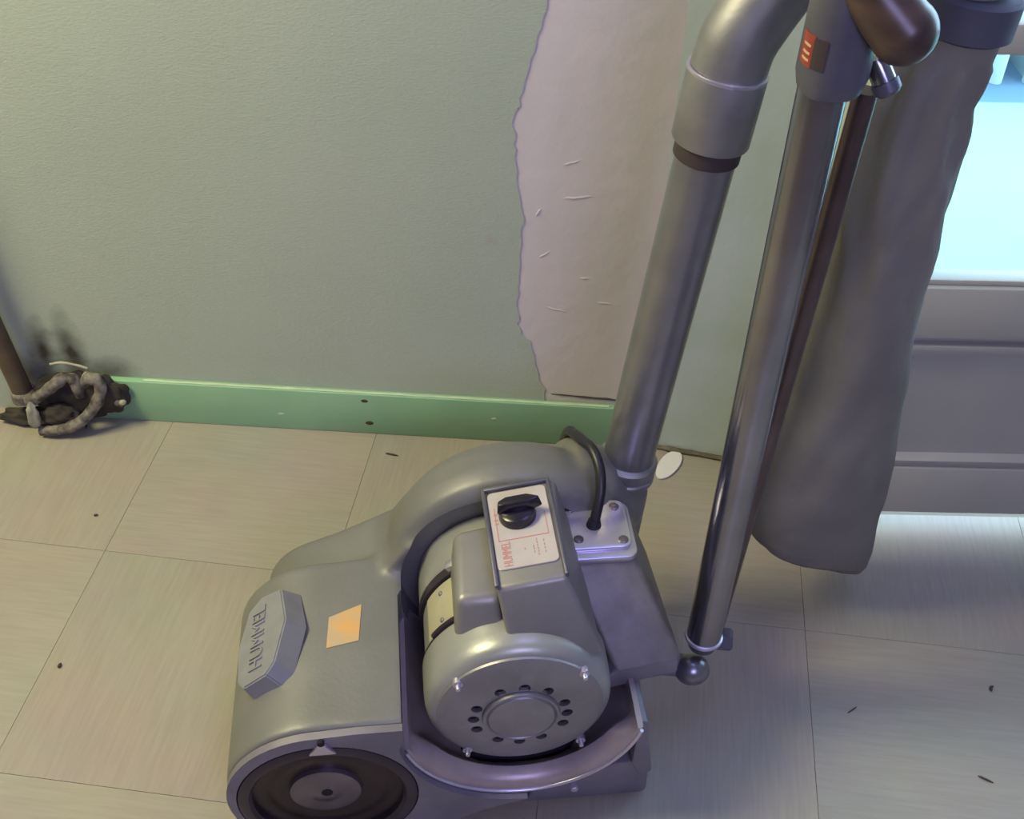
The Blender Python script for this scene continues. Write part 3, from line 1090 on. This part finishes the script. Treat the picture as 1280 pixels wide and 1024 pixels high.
pa = (pp(0.7) - pp(0.3)).normalized()
bm = bmesh.new()
add_lathe(bm, [(0.0290, 0.0), (0.0290, 0.40)], pp(0.288), pa, 40)
link('dust_pipe', bm, M['pipe'], S)
bm = bmesh.new()
add_lathe(bm, [(0.0315, -0.012), (0.0345, -0.010), (0.0345, -0.004), (0.0325, -0.002), (0.0325, 0.008), (0.0345, 0.010), (0.0345, 0.014), (0.0325, 0.016), (0.0295, 0.018)], pp(0.272), pa, 40)
fl = link('pipe_flange', bm, M['elbow'], S)
bm = bmesh.new()
add_lathe(bm, [(0.0305, 0.0), (0.0315, 0.001), (0.0315, 0.016), (0.0305, 0.017)], pp(0.671), pa, 40)
link('pipe_gasket', bm, M['dark_gasket'], S)
bm = bmesh.new()
add_lathe(bm, [(0.030, 0.0), (0.0355, 0.001), (0.0365, 0.003), (0.0365, 0.066), (0.0358, 0.069), (0.030, 0.069)], pp(0.687), pa, 44)
link('pipe_collar', bm, M['elbow'], S)
bm = bmesh.new()
q0 = pp(0.754)
add_lathe(bm, [(0.033, -0.0005), (0.0368, 0.0), (0.0372, 0.0015), (0.0368, 0.003), (0.033, 0.0035)], q0, pa, 44)
link('collar_ring', bm, M['alu'], S)
bm = bmesh.new()
q1 = pp(0.756)
ctrl = [q1, Vector((0.2265, 0.320, 0.782)), Vector((0.2380, 0.3205, 0.806)), Vector((0.2540, 0.322, 0.832)), Vector((0.279, 0.325, 0.866)), Vector((0.318, 0.329, 0.900)), Vector((0.368, 0.333, 0.912)), Vector((0.414, 0.337, 0.894)), Vector((0.4365, 0.339, 0.855)), Vector((0.4405, 0.340, 0.818))]
add_tube(bm, spline(ctrl, 6), [0.0345] * 46 + [0.0343 - 0.0003 * i for i in range(9)], 36)
link('pipe_elbow', bm, M['elbow'], S)

# --- cloth dust bag
rows = [  # z, u, radius u, radius v
    (0.812, 0.4420, 0.0365, 0.036), (0.79, 0.4405, 0.0375, 0.037), (0.778, 0.4380, 0.0335, 0.034), (0.7612, 0.4327, 0.0365, 0.036), (0.735, 0.4245, 0.0405, 0.040), (0.7067, 0.4180, 0.0440, 0.043),
    (0.66, 0.4165, 0.0475, 0.046), (0.60, 0.4165, 0.0495, 0.049), (0.5562, 0.4165, 0.0510, 0.052), (0.48, 0.4166, 0.0540, 0.055), (0.3983, 0.4176, 0.0585, 0.058),
    (0.33, 0.4180, 0.0665, 0.060), (0.2638, 0.4180, 0.0745, 0.060), (0.20, 0.4185, 0.0815, 0.058), (0.15, 0.4205, 0.0840, 0.055), (0.118, 0.4235, 0.0840, 0.050), (0.095, 0.4260, 0.082, 0.043), (0.081, 0.428, 0.076, 0.032), (0.075, 0.429, 0.060, 0.018)]
fine = []
for a, b in zip(rows, rows[1:]):
    for k in range(5):
        t = k / 5
        fine.append(tuple(x + (y - x) * t for x, y in zip(a, b)))
fine.append(rows[-1])
bm = bmesh.new()
SEG = 72
prev = None
for z, u, ru, rv in fine:
    ring = []
    for i in range(SEG):
        a = 2 * math.pi * i / SEG
        d = Vector((math.cos(a), math.sin(a), 0))
        amp = 0.0032 if z < 0.755 else 0.0005
        wr = amp * noise.fractal(Vector((d.x * 1.6 + 5, d.y * 1.6, z * 11)), 1.0, 2.0, 3)
        wr += amp * 0.9 * math.sin(7 * a + z * 25 + 3 * noise.noise(Vector((d.x, d.y, z * 4)))) * max(0.0, min(1.0, (z - 0.42) / 0.3))
        for (zc, hz_, ac, sl, dep, wd_) in ((0.665, 0.095, -62, 520, 0.0038, 13), (0.60, 0.10, -118, 210, 0.0030, 12), (0.52, 0.12, -75, -160, 0.0022, 12), (0.33, 0.10, -100, 240, 0.0028, 14), (0.24, 0.10, -55, -200, 0.0022, 12)):
            da = (math.degrees(a) - 360 if a > math.pi else math.degrees(a)) - (ac + sl * (z - zc))
            wr -= dep * math.exp(-(da / wd_) ** 2) * math.exp(-((z - zc) / hz_) ** 4)
            wr += dep * 0.35 * math.exp(-((da - 1.6 * wd_) / wd_) ** 2) * math.exp(-((z - zc) / hz_) ** 4)
        # the foot of the bag slopes: higher at its left end
        slope = max(0.0, min(1.0, (0.20 - z) / 0.12)) * (-d.x * 0.036)
        e = 2.4
        c_, s_ = math.copysign(abs(d.x) ** (2 / e), d.x), math.copysign(abs(d.y) ** (2 / e), d.y)
        ring.append(bm.verts.new((u + c_ * (ru + wr), 0.34 + s_ * (rv + wr), z + slope)))
    if prev:
        for i in range(SEG):
            j = (i + 1) % SEG
            bm.faces.new((prev[i], prev[j], ring[j], ring[i]))
    prev = ring
bm.faces.new(prev)
bag = link('dust_bag', bm, M['bag'], S, smooth=60)
bag['label'] = 'brown-grey cloth dust bag hanging from the elbow'
bm = bmesh.new()      # seam along the bag
seam = [(u - ru * 0.55 + 0.01, 0.34 - rv * 0.86 - 0.001, z) for z, u, ru, rv in rows[3:-3]]
seam = [(0.478 - 0.35 * (0.76 - z), 0.34 - rv * 0.93, z) for z, u, ru, rv in rows[3:8]]
bm2 = bmesh.new()
add_lathe(bm2, [(0.037, 0), (0.0418, 0.003), (0.0418, 0.035), (0.037, 0.038)], (0.4400, 0.34, 0.776), (0.06, 0, 1), 40)
link('bag_band', bm2, M['bag_band'], bag)
bm.free()

# --- handle tube, pivot, lift rod, clamp head, knob
h0, h1 = Vector((0.2420, 0.165, 0.148)), Vector((0.2555, 0.182, 0.835))
ha = (h1 - h0).normalized()
bm = bmesh.new()
add_lathe(bm, [(0.0195, 0.0), (0.0195, (h1 - h0).length)], h0, ha, 40)
ht_ = link('handle_tube', bm, M['chrome'], S)
ht_['label'] = 'chromed upright handle tube'
bm = bmesh.new()
add_lathe(bm, [(0.019, -0.001), (0.0212, 0.0), (0.0218, 0.002), (0.0212, 0.004), (0.0195, 0.005)], h0, ha, 40)
link('tube_ring', bm, M['alu'], ht_)
bm = bmesh.new()
add_lathe(bm, [(0.0, -0.020), (0.010, -0.020), (0.0155, -0.014), (0.0185, -0.002)], h0, ha, 28, cap=False)
link('tube_foot', bm, M['clamp'], ht_)
bm = bmesh.new()
r = bmesh.ops.create_uvsphere(bm, u_segments=28, v_segments=18, radius=0.0195)
bmesh.ops.scale(bm, vec=(1.05, 0.95, 0.95), verts=bm.verts)
bmesh.ops.translate(bm, vec=(0.2310, 0.152, 0.106), verts=bm.verts)
pv = link('pivot_ball', bm, mat('worn_ball_metal', (0.26, 0.25, 0.28), 0.3, 0.8), S)
bm = bmesh.new()
add_tube(bm, [(0.16, 0.165, 0.115), (0.20, 0.162, 0.108), (0.228, 0.160, 0.102)], [0.017, 0.014, 0.013], 18)
link('pivot_arm', bm, M['dark_cast'], S)
r0, r1 = Vector((0.268, 0.200, 0.12)), Vector((0.3005, 0.205, 0.790))
bm = bmesh.new()
add_lathe(bm, [(0.0100, 0.0), (0.0100, (r1 - r0).length)], r0, (r1 - r0), 24)
link('lift_rod', bm, M['rod'], S)
bm = bmesh.new()
add_lathe(bm, [(0.0, 0), (0.011, 0), (0.014, 0.003), (0.014, 0.020), (0.011, 0.023), (0, 0.023)], (0.262, 0.186, 0.116), (0.9, -0.25, 0.1), 6, cap=False)
link('rod_nut', bm, M['clamp'], S)
# clamp head, a rounded block around the tube
bm = bmesh.new()
pts = rrect(-0.0225, 0.0305, -0.025, 0.028, 0.022, 7)
hb = h0 + ha * ((0.803 - h0.z) / ha.z)
fr = frame_from(ha, Vector((0, 1, 0)))
for zz, sc in ((0.0, 0.80), (0.004, 0.88), (0.014, 0.98), (0.020, 1.0), (0.075, 0.98), (0.10, 0.96), (0.12, 0.92), (0.13, 0.8)):
    pass
levels = ((0.0, 0.84), (0.003, 0.90), (0.014, 1.0), (0.070, 0.97), (0.10, 0.95), (0.128, 0.93), (0.135, 0.85))
prev = None
for zz, sc in levels:
    ring = [bm.verts.new(hb + ha * zz + Vector((p * sc + 0.001, q * sc, 0))) for p, q in pts]
    if prev:
        for i in range(len(ring)):
            j = (i + 1) % len(ring)
            bm.faces.new((prev[i], prev[j], ring[j], ring[i]))
    else:
        bm.faces.new(ring)
    prev = ring
bm.faces.new(prev)
ch = link('clamp_head', bm, M['clamp'], S)
# red sticker wrapped on the left of the head
def head_pt(t, zz, off):
    """t in degrees round the head (180 = left), zz up the head"""
    d = Vector((math.cos(R(t)), math.sin(R(t)), 0))
    best = None
    for (p, q), (p2, q2) in zip(pts, pts[1:] + pts[:1]):
        den = d.x * (q2 - q) - d.y * (p2 - p)
        if abs(den) < 1e-12:
            continue
        s = (p * (q2 - q) - q * (p2 - p)) / den
        k = ((p + (0)) * d.y - q * d.x) / den
        if s > 0 and -1e-6 <= k <= 1 + 1e-6:
            best = s if best is None else max(best, s)
    s = (best or 0.03) * 0.985
    return hb + ha * zz + d * (s + off) + Vector((0.001, 0, 0))


def head_patch(name, t0, t1, z0, z1, off, mt, parent, n=10):
    bm = bmesh.new()
    A, B, C_, D_ = [], [], [], []
    for i in range(n + 1):
        t = t0 + (t1 - t0) * i / n
        A.append(bm.verts.new(head_pt(t, z0, off)))
        B.append(bm.verts.new(head_pt(t, z1, off)))
        C_.append(bm.verts.new(head_pt(t, z0, off - 0.002)))
        D_.append(bm.verts.new(head_pt(t, z1, off - 0.002)))
    for i in range(n):
        bm.faces.new((A[i], A[i + 1], B[i + 1], B[i]))
        bm.faces.new((C_[i], D_[i], D_[i + 1], C_[i + 1]))
        bm.faces.new((A[i], C_[i], C_[i + 1], A[i + 1]))
        bm.faces.new((B[i], B[i + 1], D_[i + 1], D_[i]))
    bm.faces.new((A[0], B[0], D_[0], C_[0]))
    bm.faces.new((A[n], C_[n], D_[n], B[n]))
    return link(name, bm, M[mt], parent)


stk = head_patch('red_sticker', 172, 215, 0.024, 0.048, 0.0008, 'red_label', ch)
stk['label'] = 'worn red sticker wrapped round the clamp head'
head_patch('dark_corner', 213, 240, 0.024, 0.047, 0.0009, 'dark_gasket', stk, 6)
for z0 in (0.028, 0.033, 0.039):
    head_patch('sticker_line', 184, 207, z0, z0 + 0.0018, 0.0012, 'label_print', stk, 6)
# pivot bolt on the right of the head
bm = bmesh.new()
add_lathe(bm, [(0.0, 0.0), (0.009, 0.0), (0.0095, 0.004), (0.0095, 0.022), (0, 0.022)], (0.2925, 0.185, 0.826), (0.45, -0.35, -0.82), 20, cap=False)
pb = link('clamp_bolt', bm, M['chrome'], S)
bm = bmesh.new()
add_lathe(bm, [(0.0, 0.030), (0.008, 0.030), (0.0108, 0.027), (0.0110, 0.019), (0.0, 0.019)], (0.2925, 0.185, 0.826), (0.45, -0.35, -0.82), 20, cap=False)
link('bolt_end', bm, M['clamp'], pb)
# wooden knob on a short lever leaning towards the operator
k1 = Vector((0.2935, 0.150, 0.8620))
k0 = Vector((0.2600, 0.166, 0.897))
kd = (k1 - k0).normalized()
bm = bmesh.new()
L_ = (k1 - k0).length
prof = [(0.0, -0.006), (0.0165, -0.004), (0.019, 0.006), (0.0215, L_ * 0.35), (0.0235, L_ * 0.65)]
prof += [(0.0245 * math.cos(R(a)), L_ + 0.0245 * math.sin(R(a))) for a in range(-15, 90, 10)] + [(0.0, L_ + 0.0245)]
add_lathe(bm, prof, k0, kd, 36, cap=False)
kb = link('lever_knob', bm, M['wood'], S)
kb['label'] = 'polished dark wooden lever knob'
bm = bmesh.new()
add_tube(bm, [k0 + kd * 0.004, k0 - kd * 0.02, Vector((0.254, 0.183, 0.922))], [0.008, 0.008, 0.009], 14)
link('lever', bm, M['rod'], S)

# --- hexagonal name plaque on the hood
pc = Vector((-0.2330, 0.1615, 0.1925))
pn = Vector((-math.sin(R(36)), 0, math.cos(R(36))))
pv_ = Vector((0, 1, 0))
pt = pv_.cross(pn).normalized()
PM = Matrix((pt, pv_, pn)).transposed().to_4x4()
PM.translation = pc
top8 = [(-0.012, -0.056), (0.012, -0.056), (0.0205, -0.044), (0.034, 0.004), (0.0255, 0.056), (-0.010, 0.058), (-0.022, 0.044), (-0.034, -0.006), (-0.024, -0.048)]
top8 = [(-0.020, -0.056), (0.010, -0.054), (0.021, -0.043), (0.0335, 0.006), (0.024, 0.052), (-0.004, 0.056), (-0.022, 0.044), (-0.034, -0.002), (-0.030, -0.045)]
bm = bmesh.new()
A = [bm.verts.new((p * 1.14 + 0.002, q * 1.10, -0.008)) for p, q in top8]
B = [bm.verts.new((p, q, 0.019)) for p, q in top8]
bm.faces.new(A)
bm.faces.new(B)
for i in range(len(top8)):
    j = (i + 1) % len(top8)
    bm.faces.new((A[i], A[j], B[j], B[i]))
bmesh.ops.recalc_face_normals(bm, faces=bm.faces)
bmesh.ops.bevel(bm, geom=bm.edges[:], offset=0.0015, segments=2, affect='EDGES')
bmesh.ops.transform(bm, matrix=PM, verts=bm.verts)
pq = link('name_plaque', bm, M['plaque'], S, smooth=25)
pq['label'] = 'raised angular name plaque on the hood'
me = text_mesh('HUMMEL', 0.026, 0.0012)
me.transform(PM @ Matrix.Translation((-0.004, 0.0, 0.0195)) @ Matrix.Rotation(R(90), 4, 'Z') @ Matrix.Diagonal((0.80, 1.0, 1, 1)))
link_me('raised_lettering', me, M['plaque'], pq, 0)

# --- orange sticker following the hood
bm = bmesh.new()
quad = [(-0.1755, 0.1405), (-0.1415, 0.1465), (-0.1385, 0.195), (-0.1735, 0.181)]
n = 8
lay = []
for dz in (0.0008, -0.001):
    g = []
    for i in range(n + 1):
        row = []
        for j in range(n + 1):
            s, t = i / n, j / n
            p = [(1 - s) * (1 - t) * quad[0][k] + s * (1 - t) * quad[1][k] + s * t * quad[2][k] + (1 - s) * t * quad[3][k] for k in (0, 1)]
            row.append(bm.verts.new((p[0], p[1], hood_z(*p) + dz)))
        g.append(row)
    for i in range(n):
        for j in range(n):
            bm.faces.new((g[i][j], g[i + 1][j], g[i + 1][j + 1], g[i][j + 1]))
    lay.append(g)
for k in range(n):
    for (a, b) in (((k, 0), (k + 1, 0)), ((k, n), (k + 1, n)), ((0, k), (0, k + 1)), ((n, k), (n, k + 1))):
        bm.faces.new((lay[0][a[0]][a[1]], lay[0][b[0]][b[1]], lay[1][b[0]][b[1]], lay[1][a[0]][a[1]]))
os_ = link('orange_sticker', bm, M['sticker'], S)
os_['label'] = 'faded orange sticker on the hood'

# ------------------------------------------------------------------ pipe and grimy joint in the left corner
def wp(s, y, z):
    """point in back-wall coordinates: s along the wall, y out from it, z up"""
    return W + Matrix.Rotation(WA, 3, 'Z') @ Vector((s, -y, z))


pr_ = empty('wall_pipe', wp(-0.243, 0.035, 0))
tag(pr_, 'brown pipe leaning down the wall into the grimy joint', 'pipe')
bm = bmesh.new()
o0 = pr_.location
add_tube(bm, [wp(-0.240, 0.03, 0.055) - o0, wp(-0.262, 0.03, 0.30) - o0, wp(-0.30, 0.03, 0.9) - o0, wp(-0.36, 0.03, 2.4) - o0], 0.0150, 18)
link('pipe', bm, M['brass'], pr_)
bm = bmesh.new()
add_lathe(bm, [(0.015, 0.0), (0.019, 0.003), (0.019, 0.018), (0.015, 0.022)], wp(-0.2405, 0.03, 0.045) - o0, (0.06, 0, 1), 20)
link('pipe_socket', bm, M['grimy'], pr_)

kj = empty('pipe_joint', wp(-0.17, 0.03, 0))
tag(kj, 'tangle of grimy bent tubes and plaster lumps at the foot of the wall', 'pipe joint')
k0_ = kj.location


def ktube(name, ctrl, rad, mt):
    bm = bmesh.new()
    sp_ = spline([wp(*c) - k0_ for c in ctrl], 6)
    n_ = len(sp_)
    add_tube(bm, sp_, [rad * (1 + 0.22 * noise.noise(p * 90) + 0.16 * noise.noise(p * 260)) for p in sp_], 12)
    return link(name, bm, M[mt], kj)


ktube('bent_tube', [(-0.228, 0.045, 0.058), (-0.205, 0.045, 0.070), (-0.182, 0.04, 0.088), (-0.168, 0.035, 0.097), (-0.156, 0.032, 0.094), (-0.151, 0.034, 0.080), (-0.153, 0.030, 0.062)], 0.0088, 'grimy')
ktube('bent_tube', [(-0.143, 0.025, 0.080), (-0.133, 0.03, 0.094), (-0.120, 0.032, 0.094), (-0.116, 0.036, 0.078), (-0.130, 0.045, 0.050), (-0.156, 0.055, 0.026), (-0.190, 0.06, 0.014), (-0.215, 0.058, 0.010)], 0.0088, 'grimy')
ktube('tube_end', [(-0.125, 0.026, 0.056), (-0.106, 0.026, 0.052), (-0.090, 0.026, 0.048)], 0.0080, 'grimy')
ktube('wire', [(-0.190, 0.02, 0.110), (-0.172, 0.022, 0.116), (-0.150, 0.022, 0.113), (-0.135, 0.02, 0.106)], 0.0020, 'plaster_lump')
for s, y, z, rr, st in ((-0.2185, 0.061, 0.040, 0.0085, 2.9), (-0.14, 0.02, 0.092, 0.007, 1.0), (-0.09, 0.03, 0.052, 0.0055, 0.8)):
    bm = bmesh.new()
    bmesh.ops.create_icosphere(bm, subdivisions=3, radius=rr)
    for v in bm.verts:
        v.co *= 1 + 0.35 * noise.noise(v.co * 160 + Vector((s * 50, 0, 0)))
        v.co.z *= st
        v.co.x *= 1 + 0.45 * noise.noise(Vector((0, s * 90, v.co.z * 110)))
        v.co += wp(s, y, z) - k0_
    link('plaster_lump', bm, M['plaster_lump'], kj)
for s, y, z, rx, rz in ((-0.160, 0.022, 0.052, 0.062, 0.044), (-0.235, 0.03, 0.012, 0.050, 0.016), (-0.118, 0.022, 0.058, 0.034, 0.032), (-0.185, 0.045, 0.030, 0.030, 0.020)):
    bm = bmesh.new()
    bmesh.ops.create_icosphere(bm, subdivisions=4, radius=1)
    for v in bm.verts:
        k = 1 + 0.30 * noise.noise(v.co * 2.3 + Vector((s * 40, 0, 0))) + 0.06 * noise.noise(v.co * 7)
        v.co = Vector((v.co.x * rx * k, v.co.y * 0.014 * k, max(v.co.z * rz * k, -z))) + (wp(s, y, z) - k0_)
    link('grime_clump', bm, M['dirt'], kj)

# ------------------------------------------------------------------ litter on the floor
def flake(name, x, y, pts_, th, mt, label, cat, rz=0.0):
    bm = bmesh.new()
    add_prism(bm, pts_, 0.0, th, lambda p, q, a: (p, q, a + 0.0004 + 0.0015 * abs(p) * 10 * th), bevel=th * 0.2, segs=1)
    o = link(name, bm, M[mt], smooth=30)
    o.location = (x, y, 0.0003)
    o.rotation_euler = (0, 0, rz)
    return tag(o, label, cat)


egg = []
for i in range(18):
    a = 2 * math.pi * i / 18
    egg.append((0.0150 * math.cos(a) * (1 + 0.10 * math.sin(a)) + 0.001 * noise.noise(Vector((i, 0, 0))), 0.0340 * math.sin(a)))
flake('paint_flake', 0.2360, 1.2405, egg, 0.003, 'flake', 'white oval paint flake on the floor behind the dust pipe', 'flake', R(-30))


def splinter(x, y, length, rz, r, label, bend=0.0):
    bm = bmesh.new()
    pts_ = [((t - 0.5) * length, bend * math.sin(math.pi * t), r * 0.9) for t in [i / 5 for i in range(6)]]
    add_tube(bm, pts_, [r * 0.4, r, r * 0.9, r, r * 0.8, r * 0.3], 6)
    o = link('splinter', bm, M['splinter'])
    o.location = (x, y, 0)
    o.rotation_euler = (0, 0, R(rz))
    tag(o, label, 'splinter', 'splinters scattered on the floor')


splinter(-0.179, 1.2517, 0.020, -14, 0.0016, 'dark thin splinter lying by the green baseboard above the sander')
splinter(-0.6551, 1.2995, 0.012, -60, 0.0014, 'small curled dark splinter in front of the grimy pipe joint', 0.003)
splinter(-0.5573, 0.8587, 0.007, 80, 0.0022, 'tiny dark speck on the tiles left of the sander hood')
splinter(0.6045, 0.8533, 0.009, 60, 0.0020, 'short dark splinter on the tiles at the right, nearer the door', 0.002)
splinter(0.5595, 0.7275, 0.018, -30, 0.0013, 'thin dark splinter at the lower right of the floor')
splinter(0.4231, 0.8186, 0.016, 35, 0.0009, 'faint thin splinter on the floor right of the handle foot')
splinter(-0.585, 1.115, 0.006, 10, 0.0018, 'tiny dark speck on the tiles left of the long seam')
